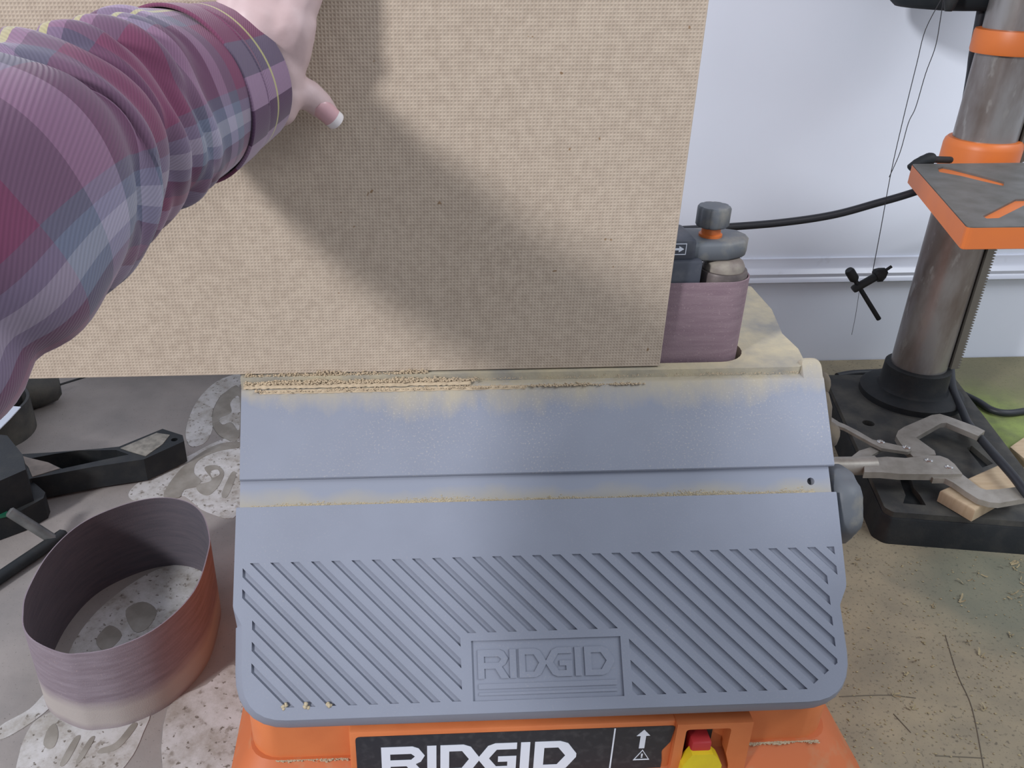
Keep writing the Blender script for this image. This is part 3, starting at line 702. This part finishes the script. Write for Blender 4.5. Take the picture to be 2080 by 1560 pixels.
# locking clamp and offcuts on the drill press base
CZ = .066
def strip(pts, z, th): return MB().prism([on_z(1640+x/3.714, 700+y/3.714, z) for x, y in pts], (0, 0, -th))
cl = thing('locking_clamp', on_z(1840, 930, .0415), 'dull steel locking C-clamp lying on the drill press base', 'clamp')
obj('upper_jaw', strip([(970, 830), (960, 800), (820, 700), (1010, 592), (1050, 590), (1290, 690), (1340, 650), (1280, 620), (1060, 540), (1000, 522), (940, 530), (730, 620), (685, 650), (668, 690), (700, 740), (740, 790), (800, 845)], CZ, .007), M['steel'], cl)
lk = obj('release_link', strip([(170, 540), (240, 585), (280, 600), (380, 650), (490, 715), (600, 740), (780, 780), (785, 800), (760, 810), (560, 780), (480, 740), (370, 680), (280, 630), (160, 590)], CZ+.005, .004), M['steel'], cl)
obj('lever_link', strip([(290, 880), (390, 800), (520, 760), (570, 785), (480, 840), (430, 875)], CZ-.001, .004), M['steel'], cl)
hd = MB().prism([on_z(1640+x/3.714, 700+y/3.714, CZ+.006) for x, y in [(430, 872), (480, 855), (600, 845), (740, 855), (900, 835), (1000, 838), (1060, 860), (1110, 900), (1170, 975), (1000, 978), (700, 975), (560, 962), (430, 962)]], (0, 0, -.0085))
hd.tube([on_z(1620, 945, CZ), on_z(1690, 947, CZ), on_z(1752, 946, CZ), on_z(1775, 945, CZ)], [.0115, .0115, .0115, .0118], 16)
hb = obj('handle_body', hd, M['steel'], cl, smooth=40)
obj('lower_jaw', strip([(930, 985), (1000, 975), (1170, 978), (1210, 1010), (1300, 1080), (1350, 1095), (1450, 1090), (1680, 1060), (1680, 1155), (1450, 1195), (1380, 1190), (1290, 1165), (1200, 1110), (1100, 1040), (1040, 1010), (950, 1010)], CZ+.002, .007), M['steel'], cl)
for x, y, z in ((553, 737, CZ+.005), (745, 779, CZ+.005), (913, 877, CZ+.006), (1066, 928, CZ+.006)):
    c = on_z(1640+x/3.714, 700+y/3.714, z)
    obj('rivet', MB().lathe(c, [(.0048, 0), (.0046, .0012), (.003, .002), (.0028, .0012), (.001, .001)], 14), M['rivet'], cl, smooth=40)
wt = .062
wd = [on_z(1912, 990, wt), on_z(1983, 1031, wt), on_z(2078, 978, wt), on_z(2030, 938, wt)]
wbm = bmesh.new(); a_ = [wbm.verts.new(p) for p in wd]; b_ = [wbm.verts.new(p-Vector((0, 0, .0165))) for p in wd]
wbm.faces.new(a_); wbm.faces.new(b_[::-1])
for i in range(4): wbm.faces.new((a_[i-1], a_[i], b_[i], b_[i-1]))
bmesh.ops.recalc_face_normals(wbm, faces=wbm.faces[:])
bmesh.ops.bevel(wbm, geom=[e for e in wbm.edges if all(v in a_ for v in e.verts)], offset=.0035, segments=3, affect='EDGES', profile=.5)
wk = MB().bm(wbm); wk.v = [v-Vector((0, 0, .003)) for v in wk.v]
tag(obj('wood_offcut', wk, M['wood'], smooth=40), 'pale wooden offcut with rounded edge under the jaw of the steel clamp', 'wood')
w2 = MB().prism([on_z(x, y, .0185) for x, y in ((2052, 908), (2110, 868), (2140, 900), (2085, 935))], (0, 0, -.0183))
tag(obj('wood_offcut', w2, M['wood']), 'second pale offcut at the right picture edge, behind the thick cable', 'wood')

# wood shavings scattered on the bench
mb = MB()
def curl(p, r, ln, tw):
    pts = []; a0 = random.uniform(0, 6.28)
    for k in range(7):
        t = k/6; pts.append(p+Vector((math.cos(a0)*ln*t+r*math.sin(t*tw), math.sin(a0)*ln*t, r*(1-math.cos(t*tw)))))
    d = Vector((-math.sin(a0), math.cos(a0), 0))*ln*.28
    vs = [x for q_ in pts for x in (q_, q_+d*random.uniform(.5, 1.1)+Vector((0, 0, .0006)))]
    mb.add(vs, [[2*k, 2*k+1, 2*k+3, 2*k+2] for k in range(6)])
for x, y in ((2045, 1150), (2060, 1153), (2072, 1158), (2075, 1178), (1960, 1185), (1950, 1220), (1897, 1228), (1965, 1307), (2052, 1293), (1835, 1372), (1818, 1410), (1848, 1442), (2003, 1440), (1990, 1332), (2050, 1210), (2068, 1205), (1985, 1162), (1740, 1139), (1858, 1340)):
    for _ in range(3): curl(on_z(x+random.uniform(-8, 8), y+random.uniform(-6, 6), .0008), random.uniform(.0008, .002), random.uniform(.003, .008), random.uniform(1, 4))
for _ in range(420):
    x = random.uniform(1700, 2079); y = random.uniform(1130, 1560); p = on_z(x, y, .0005); r = random.uniform(.0004, .0010)
    mb.ico(p, (r*1.6, r, r*.6), 1, .3)
tag(obj('wood_shavings', mb, mat('shavings', (.36, .295, .17), .9, col2=(.27, .22, .13), sc=60), smooth=60), 'scattered wood shavings and sawdust grains on the bench right of the sander', 'shavings', kind='stuff')

# ------------------------------------------------------------------ black tool at the left edge
TZ = .036
tl_ = thing('bench_tool', on_z(120, 1000, 0), 'black cast tool arm with a long slot and a holed end, left of the sander', 'tool')
zz = lambda pts, z=TZ: [tuple(on_z(x, y, z)[:2]) for x, y in pts]
arm_o = zz([(330, 871), (371, 884), (374, 896), (292, 933), (190, 948), (63, 972), (20, 990), (-60, 1020), (-60, 920), (31, 923), (100, 919), (204, 911), (242, 907)])
slot_ = zz([(62, 931), (110, 922), (158, 915), (236, 914), (262, 923), (190, 938), (126, 952), (100, 940)])
hc = on_z(354, 893, TZ); hole_ = [(hc.x+.0045*math.cos(k*math.pi/5), hc.y+.0045*math.sin(k*math.pi/5)) for k in range(10)]
ta = plate(arm_o, [slot_, hole_], 0.004, TZ)
obj('arm', ta, M['cast'], tl_)
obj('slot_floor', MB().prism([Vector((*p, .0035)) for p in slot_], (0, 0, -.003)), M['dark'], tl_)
dl = MB().prism([Vector((p[0], p[1], TZ+.0007)) for p in zz([(318, 880), (345, 884), (330, 903), (296, 927), (262, 917), (245, 911)])], (0, 0, -.001))
obj('dust_film', dl, mat('dust_grey', (.27, .25, .215), .9, col2=(.16, .15, .13), sc=90), tl_)
obj('dust_film', MB().prism([Vector((p[0], p[1], TZ+.0007)) for p in zz([(35, 924), (60, 931), (98, 940), (122, 952), (66, 969), (58, 950)])], (0, 0, -.001)), mat('dust_brown', (.26, .22, .19), .9, col2=(.2, .17, .15), sc=60), tl_)
blk = MB().prism([Vector((*p, .075)) for p in zz([(-120, 890), (20, 905), (52, 945), (58, 975), (-20, 1010), (-120, 1040)], .06)], (0, 0, -.06))
obj('body_block', blk, M['cast'], tl_)
lowb = MB().prism([Vector((*p, .030)) for p in zz([(-120, 1010), (60, 972), (92, 1000), (88, 1012), (45, 1036), (-120, 1095)], .03)], (0, 0, -.029))
obj('base_block', lowb, M['cast'], tl_)
gt = MB().prism([Vector((*p, .033)) for p in zz([(-120, 1040), (12, 1022), (16, 1045), (-120, 1075)], .033)], (0, 0, -.003))
obj('green_panel', gt, M['green'], tl_)
# ring behind it
rc = on_z(-20, 880, 0)
dr = MB(); ro = [Vector((rc.x+.062*math.cos(a), rc.y+.062*math.sin(a), 0)) for a in [2*math.pi*k/40 for k in range(40)]]
def rg(r, z): return [Vector((rc.x+r*math.cos(a), rc.y+r*math.sin(a), z)) for a in [2*math.pi*k/40 for k in range(40)]]
dr.loft([rg(.058, .002), rg(.058, .05), rg(.062, .05), rg(.062, 0), rg(.058, .002)], False)
tag(obj('black_ring', dr, M['cast_dusty'], smooth=40), 'black round rim behind the black slotted tool arm at the left edge', 'ring')
tag(obj('white_card', MB().prism([on_z(x, y, .0525) for x, y in ((-90, 836), (-20, 822), (42, 826), (20, 850), (-2, 872), (-90, 880))], (0, 0, -.0015)), M['white']), 'white card lying on the black rim, below the plaid sleeve at the left edge', 'card')
# handle under the panel edge
h0, h1 = on_z(20, 800, .028), on_z(122, 782, .028)
dv = (h1-h0)
hl = thing('tool_handle', (h0+h1)/2-Vector((0, 0, .028)), 'dark tapered tool handle with a thin rod, lying below the panel bottom edge', 'tool')
obj('grip', MB().tube([h0, h0+dv*.1, h0+dv*.5, h0+dv*.9, h1], [.020, .027, .028, .022, .014], 20), M['cast_dusty'], hl, smooth=40)
obj('rod', MB().tube([h1-dv*.05, h1+dv*.5+Vector((0, .02, -.002))], .0016, 8), M['cast'], hl, smooth=40)
# rods
a0, a1 = on_z(20, 1040, .05), on_z(112, 1098, .008)
tag(obj('steel_rod', MB().tube([a0-(a1-a0)*.03, a0, a1], [.004, .0062, .0062], 14), mat('rod_grey', (.17, .17, .165), .5, .4, col2=(.06, .065, .065), sc=25), smooth=40), 'short grey steel rod leaning on the black tool base', 'rod')
b0, b1 = on_z(-60, 1213, .008), on_z(128, 1086, .008)
tag(obj('black_rod', MB().tube([b0, b1, b1+(b1-b0)*.03], [.0072, .0072, .004], 14), M['cast'], smooth=40), 'straight black rod running behind the loose sanding belt loop', 'rod')

# ------------------------------------------------------------------ person: hand, forearm and plaid sleeve
path = [(deep(478, 155, .575), .0445), (deep(408, 186, .55), .0470), (deep(322, 218, .515), .0505), (deep(228, 258, .475), .0520), (deep(128, 312, .43), .0530), (deep(25, 375, .37), .0545), (deep(-90, 440, .325), .0550),
        (Vector((-.224, .240, .500)), .060), (Vector((-.252, .165, .462)), .064), (Vector((-.293, .07, .520)), .070), (Vector((-.330, -.04, .615)), .080), (Vector((-.300, -.10, .650)), .085)]
pc = [p for p, r in path]; pr = [r for p, r in path]
person = thing('person', pc[6], 'person in a plaid flannel shirt, only left forearm and hand seen, pressing the panel', 'person')
PY = .630
h = lambda x, y, yy=PY: on_y(x, y, yy)
def capsule(mb, pts, rad, flat=1):
    pts = [Vector(p) for p in pts]
    for (a, ra), (b, rb) in zip(zip(pts, rad), zip(pts[1:], rad[1:])):
        d = (b-a); n_ = max(2, int(d.length/.004))
        for k in range(n_+1):
            t = k/n_; bm = bmesh.new(); bmesh.ops.create_icosphere(bm, subdivisions=2, radius=ra+(rb-ra)*t)
            for v in bm.verts: v.co = Vector((v.co.x, v.co.y*flat, v.co.z))+a.lerp(b, t)
            mb.bm(bm)
hm = MB()
wrist = deep(505, 140, .60); wr2 = h(528, 60, .606)
capsule(hm, [pc[5], pc[3], pc[1], wrist, wr2], [.044, .040, .031, .0265, .025], .92)
idx, mid_, rin_, pin = h(645, -95, .617), h(598, -118, .615), h(550, -112, .615), h(508, -86, .617)
for k, (kn, r0) in enumerate(((idx, .0125), (mid_, .0128), (rin_, .012), (pin, .0112))):
    st_ = wr2+Vector((.012-.008*k, 0, 0)); capsule(hm, [st_, st_.lerp(kn, .5), kn], [.020, .017, r0])
for kn, d, ln, r0 in ((idx, (.22, .1, .97), .074, .0100), (mid_, (.06, .1, 1), .082, .0102), (rin_, (-.08, .1, .99), .076, .0096), (pin, (-.24, .1, .95), .060, .0086)):
    k_ = ln/.08; dx = d[0]*.03; a = kn          # over the top edge of the panel and down behind it
    b, c, e = kn+Vector((dx*.6, .643-kn.y, .024*k_)), kn+Vector((dx, .664-kn.y, .004)), kn+Vector((dx, .659-kn.y, -.026*k_))
    capsule(hm, [a, b, c, e], [r0*1.15, r0, r0*.93, r0*.8])
# thumb: metacarpal, then two phalanges turned down to the right
t0, t1, t2, t3 = h(545, 95, .606), h(580, 182, .612), h(626, 192, .618), h(666, 229, .624)
capsule(hm, [t0, h(563, 140, .608), t1], [.020, .0185, .0150])
capsule(hm, [t1, t2], [.0135, .0105]); capsule(hm, [t2, h(648, 211, .622), t3], [.0105, .0098, .0078])
capsule(hm, [h(580, 50, .607), h(588, 100, .609), h(580, 150, .611)], [.021, .0155, .0125])
capsule(hm, [h(570, 222, .606), h(577, 190, .608)], [.012, .014])
tmp = bpy.data.meshes.new('hand_tmp'); tmp.from_pydata(hm.v, [], hm.f); to = bpy.data.objects.new('hand_tmp', tmp); C.objects.link(to)
md = to.modifiers.new('r', 'REMESH'); md.mode = 'VOXEL'; md.voxel_size = .0018
md = to.modifiers.new('s', 'SMOOTH'); md.iterations = 9; md.factor = .5
ev = bpy.data.meshes.new_from_object(to.evaluated_get(bpy.context.evaluated_depsgraph_get()))
hb_ = MB().add([v.co.copy() for v in ev.vertices], [list(p.vertices) for p in ev.polygons])
bpy.data.objects.remove(to); bpy.data.meshes.remove(tmp)
hand = obj('hand', hb_, M['skin'], person, smooth=80)
# thumb nail : curved shield on the camera side of the tip
ax_ = (t3-t2).normalized(); toward = (EYE-t3).normalized(); nn = (toward-ax_*toward.dot(ax_)).normalized(); sd = ax_.cross(nn)
nn = (nn*.95+sd*.1).normalized(); sd = ax_.cross(nn)
def nail(u0, u1, name, material):
    rows = []
    for i in range(9):
        u = u0+(u1-u0)*i/8; hwid = .0074*(1-.10*(u-.5)**2) if u < 1 else .0074*(1-(u-1)**2*6)
        if u < .15: hwid *= .75+.25*u/.15
        row = []
        for j in range(9):
            a = (j/8-.5)*2*1.05; row.append(t3-ax_*.0075+ax_*(.018*(u-.25))+nn*(.0084*math.cos(a)+.0012-.0010*u)+sd*hwid*math.sin(a)*1.05)
        rows.append(row)
    mb_ = MB(); vs = [p for r_ in rows for p in r_]+[p-nn*.0009 for r_ in rows for p in r_]; n_ = 81; fs = []
    for i in range(8):
        for j in range(8): fs += [[i*9+j, i*9+j+1, i*9+j+10, i*9+j+9], [n_+i*9+j, n_+i*9+j+9, n_+i*9+j+10, n_+i*9+j+1]]
    for k in range(8): fs += [[k, n_+k, n_+k+1, k+1], [72+k, 72+k+1, n_+72+k+1, n_+72+k], [k*9, k*9+9, n_+k*9+9, n_+k*9], [k*9+8, n_+k*9+8, n_+k*9+17, k*9+17]]
    mb_.add(vs, fs); return obj(name, mb_, material, hand, smooth=60)
nail(0, .86, 'thumb_nail', M['nail']); nail(.86, 1.16, 'nail_tip', M['nail_tip'])

def sleeve(c, r, folds, seglen, nside=120, thick=.0016, lip=False):
    """swept shirt surface with folds; returns MB and uv"""
    cc = spline(c, seglen); rr_ = [v.x for v in spline([Vector((x, 0, 0)) for x in r], seglen)]
    mb_ = MB(); uv = []; u = Vector((0, 0, 1)); s = 0; rows = []
    for i, p in enumerate(cc):
        t = (cc[min(i+1, len(cc)-1)]-cc[max(i-1, 0)]).normalized()
        if i: s += (p-cc[i-1]).length
        u = (u-t*u.dot(t)).normalized(); v = t.cross(u); row = []
        for k in range(nside):
            a = 2*math.pi*k/nside; q_ = rr_[i]+folds(s, a)
            row.append(p+(u*math.cos(a)+v*math.sin(a))*q_); uv.append((k/nside, s))
        rows.append(row)
    mb_.loft(rows, False); return mb_, uv
FOLDS = [(.048, .007, .0060, .5, .010, .9), (.066, .008, .0050, 5.2, .014, .8), (.086, .009, .0075, 5.6, .018, .7), (.103, .007, .0045, 4.4, -.016, .8), (.124, .010, .0080, 5.9, .020, .6),
         (.146, .009, .0060, 4.6, -.018, .7), (.168, .011, .0085, 5.4, .022, .6), (.196, .011, .0075, 4.8, .020, .6), (.225, .013, .0080, 5.5, -.02, .6), (.262, .014, .008, 5.0, .02, .6), (.30, .015, .009, 5.5, .02, .6), (.345, .016, .009, 5.0, -.02, .6)]
def fold_s(s, a):
    e = min(1, max(0, (s-.012)/.03)); f = .0018*math.sin(3*a+25*s)+.0014*math.sin(5*a-31*s+1)
    for s0, w_, am, a0, tilt, sp_ in FOLDS:
        x = (s-s0-tilt*math.cos(a-a0)-.004*math.sin(3*a+s0*90))/w_
        win = max(0, .35+.65*math.cos((a-a0)*sp_)) if abs(x) < 4 else 0
        f += .52*am*win*(math.exp(-x*x)-.75*math.exp(-((x-1.35)/.55)**2))
    return f*e
def fold_c(s, a): return .0008*math.sin(3*a+20*s)+.0010*math.sin(2*a+1)
mb_, uv_ = sleeve(pc[1:], pr[1:], fold_s, 22)
sl = obj('sleeve', mb_, M['plaid'], person, smooth=80, uv=uv_)
d01 = (pc[1]-pc[0])
cpts = [pc[0], pc[0].lerp(pc[1], .35), pc[0].lerp(pc[1], .7), pc[1], pc[1].lerp(pc[2], .55)]
mb_, uv_ = sleeve(cpts, [.0455, .0472, .0488, .0508, .0535], fold_c, 10)
cf = obj('cuff', mb_, M['plaid_cuff'], sl, smooth=80, uv=uv_)
for o_ in (sl, cf):
    so = o_.modifiers.new('cloth', 'SOLIDIFY'); so.thickness = .0022; so.offset = -1

# the rest of the person, standing behind the camera's left
def skin_of(name, mb_, material, voxel, parent, iters=8):
    tmp = bpy.data.meshes.new(name+'_tmp'); tmp.from_pydata(mb_.v, [], mb_.f); to = bpy.data.objects.new(name+'_tmp', tmp); C.objects.link(to)
    md = to.modifiers.new('r', 'REMESH'); md.mode = 'VOXEL'; md.voxel_size = voxel
    md = to.modifiers.new('s', 'SMOOTH'); md.iterations = iters; md.factor = .5
    ev = bpy.data.meshes.new_from_object(to.evaluated_get(bpy.context.evaluated_depsgraph_get()))
    out = MB().add([v.co.copy() for v in ev.vertices], [list(p.vertices) for p in ev.polygons])
    bpy.data.objects.remove(to); bpy.data.meshes.remove(tmp)
    return obj(name, out, material, parent, smooth=80)
def caps(mb_, pts, rad, sc=(1, 1, 1)):
    pts = [Vector(p) for p in pts]
    for (a, ra), (b, rb) in zip(zip(pts, rad), zip(pts[1:], rad[1:])):
        n_ = max(2, int((b-a).length/.02))
        for k in range(n_+1):
            t = k/n_; r_ = ra+(rb-ra)*t; mb_.ico(a.lerp(b, t), (r_*sc[0], r_*sc[1], r_*sc[2]), 2, 0)
tx, ty = -.165, -.17
tor = MB()
caps(tor, [(tx-.14, ty+.03, .630), (tx, ty, .655), (tx+.15, ty-.02, .630)], [.075, .080, .075])
for dx in (-.075, 0, .075): caps(tor, [(tx+dx, ty, .60), (tx+dx*.95, ty, .42), (tx+dx*.8, ty, .25), (tx+dx*.95, ty, .05)], [.098, .098, .088, .098])
caps(tor, [(tx+.17, ty-.02, .61), (tx+.215, ty-.03, .34), (tx+.215, ty+.02, .38)], [.065, .052, .05]); caps(tor, [(tx+.215, ty-.03, .34), (.06, -.115, .53)], [.052, .040])
M['plaid_body'] = mat('plaid_torso', (.085, .03, .05), .95, col2=(.14, .10, .15), sc=14, lo=.45, hi=.55)
shirt = skin_of('shirt', tor, M['plaid_body'], .008, person)
leg = MB()
for k in (-1, 1): caps(leg, [(tx+.08*k, ty, .06), (tx+.085*k, ty+.01, -.30), (tx+.085*k, ty, -.68)], [.105, .075, .055]); caps(leg, [(tx+.085*k, ty, -.70), (tx+.095*k, ty+.15, -.715)], [.045, .034])
skin_of('trousers', leg, mat('denim', (.03, .04, .07), .9, col2=(.04, .05, .085), sc=60), .010, person)
hd_ = MB(); hx, hy, hz = tx+.01, ty+.035, .86
caps(hd_, [(tx, ty, .70), (tx+.003, ty+.015, .79)], [.052, .050])
hd_.ico((hx, hy, hz+.01), (.074, .092, .095), 3, 0); hd_.ico((hx, hy+.035, hz-.055), (.052, .052, .052), 3, 0)
caps(hd_, [(hx, hy+.090, hz+.012), (hx, hy+.108, hz-.022)], [.009, .014])
for k in (-1, 1): hd_.ico((hx+.074*k, hy-.005, hz-.005), (.010, .018, .030), 2, 0); hd_.ico((hx+.030*k, hy+.080, hz+.030), (.022, .010, .007), 2, 0)
head = skin_of('head', hd_, M['skin'], .004, person, 3)
for k in (-1, 1): obj('eye', MB().ico((hx+.030*k, hy+.078, hz+.012), .012, 3, 0), mat('eye', (.5, .48, .46), .2), head, smooth=80)
obj('lips', MB().ico((hx, hy+.088, hz-.058), (.022, .008, .008), 3, 0), mat('lips', (.42, .17, .16), .5), head, smooth=80)
ha = MB(); ha.ico((hx, hy-.016, hz+.026), (.084, .096, .096), 3, 0); caps(ha, [(hx, hy-.075, hz), (hx, hy-.09, hz-.12), (hx, hy-.085, hz-.2)], [.06, .05, .03])
skin_of('hair', ha, mat('hair_brown', (.06, .035, .02), .6, col2=(.09, .055, .03), sc=40, scale=(6, 6, 1)), .006, head, 3)
rh = MB(); caps(rh, [(.06, -.115, .53), (.062, -.085, .565)], [.026, .024]); caps(rh, [(.062, -.085, .565), (.050, -.062, .60)], [.024, .020])
for k in range(4): caps(rh, [(.050+.004*k, -.062, .565+.014*k), (.038, -.040-.002*k, .572+.014*k), (.018, -.042, .574+.014*k)], [.011, .009, .0075])
caps(rh, [(.055, -.080, .585), (.040, -.075, .612), (.020, -.068, .618)], [.013, .011, .009])
skin_of('hand', rh, M['skin'], .003, person, 4)
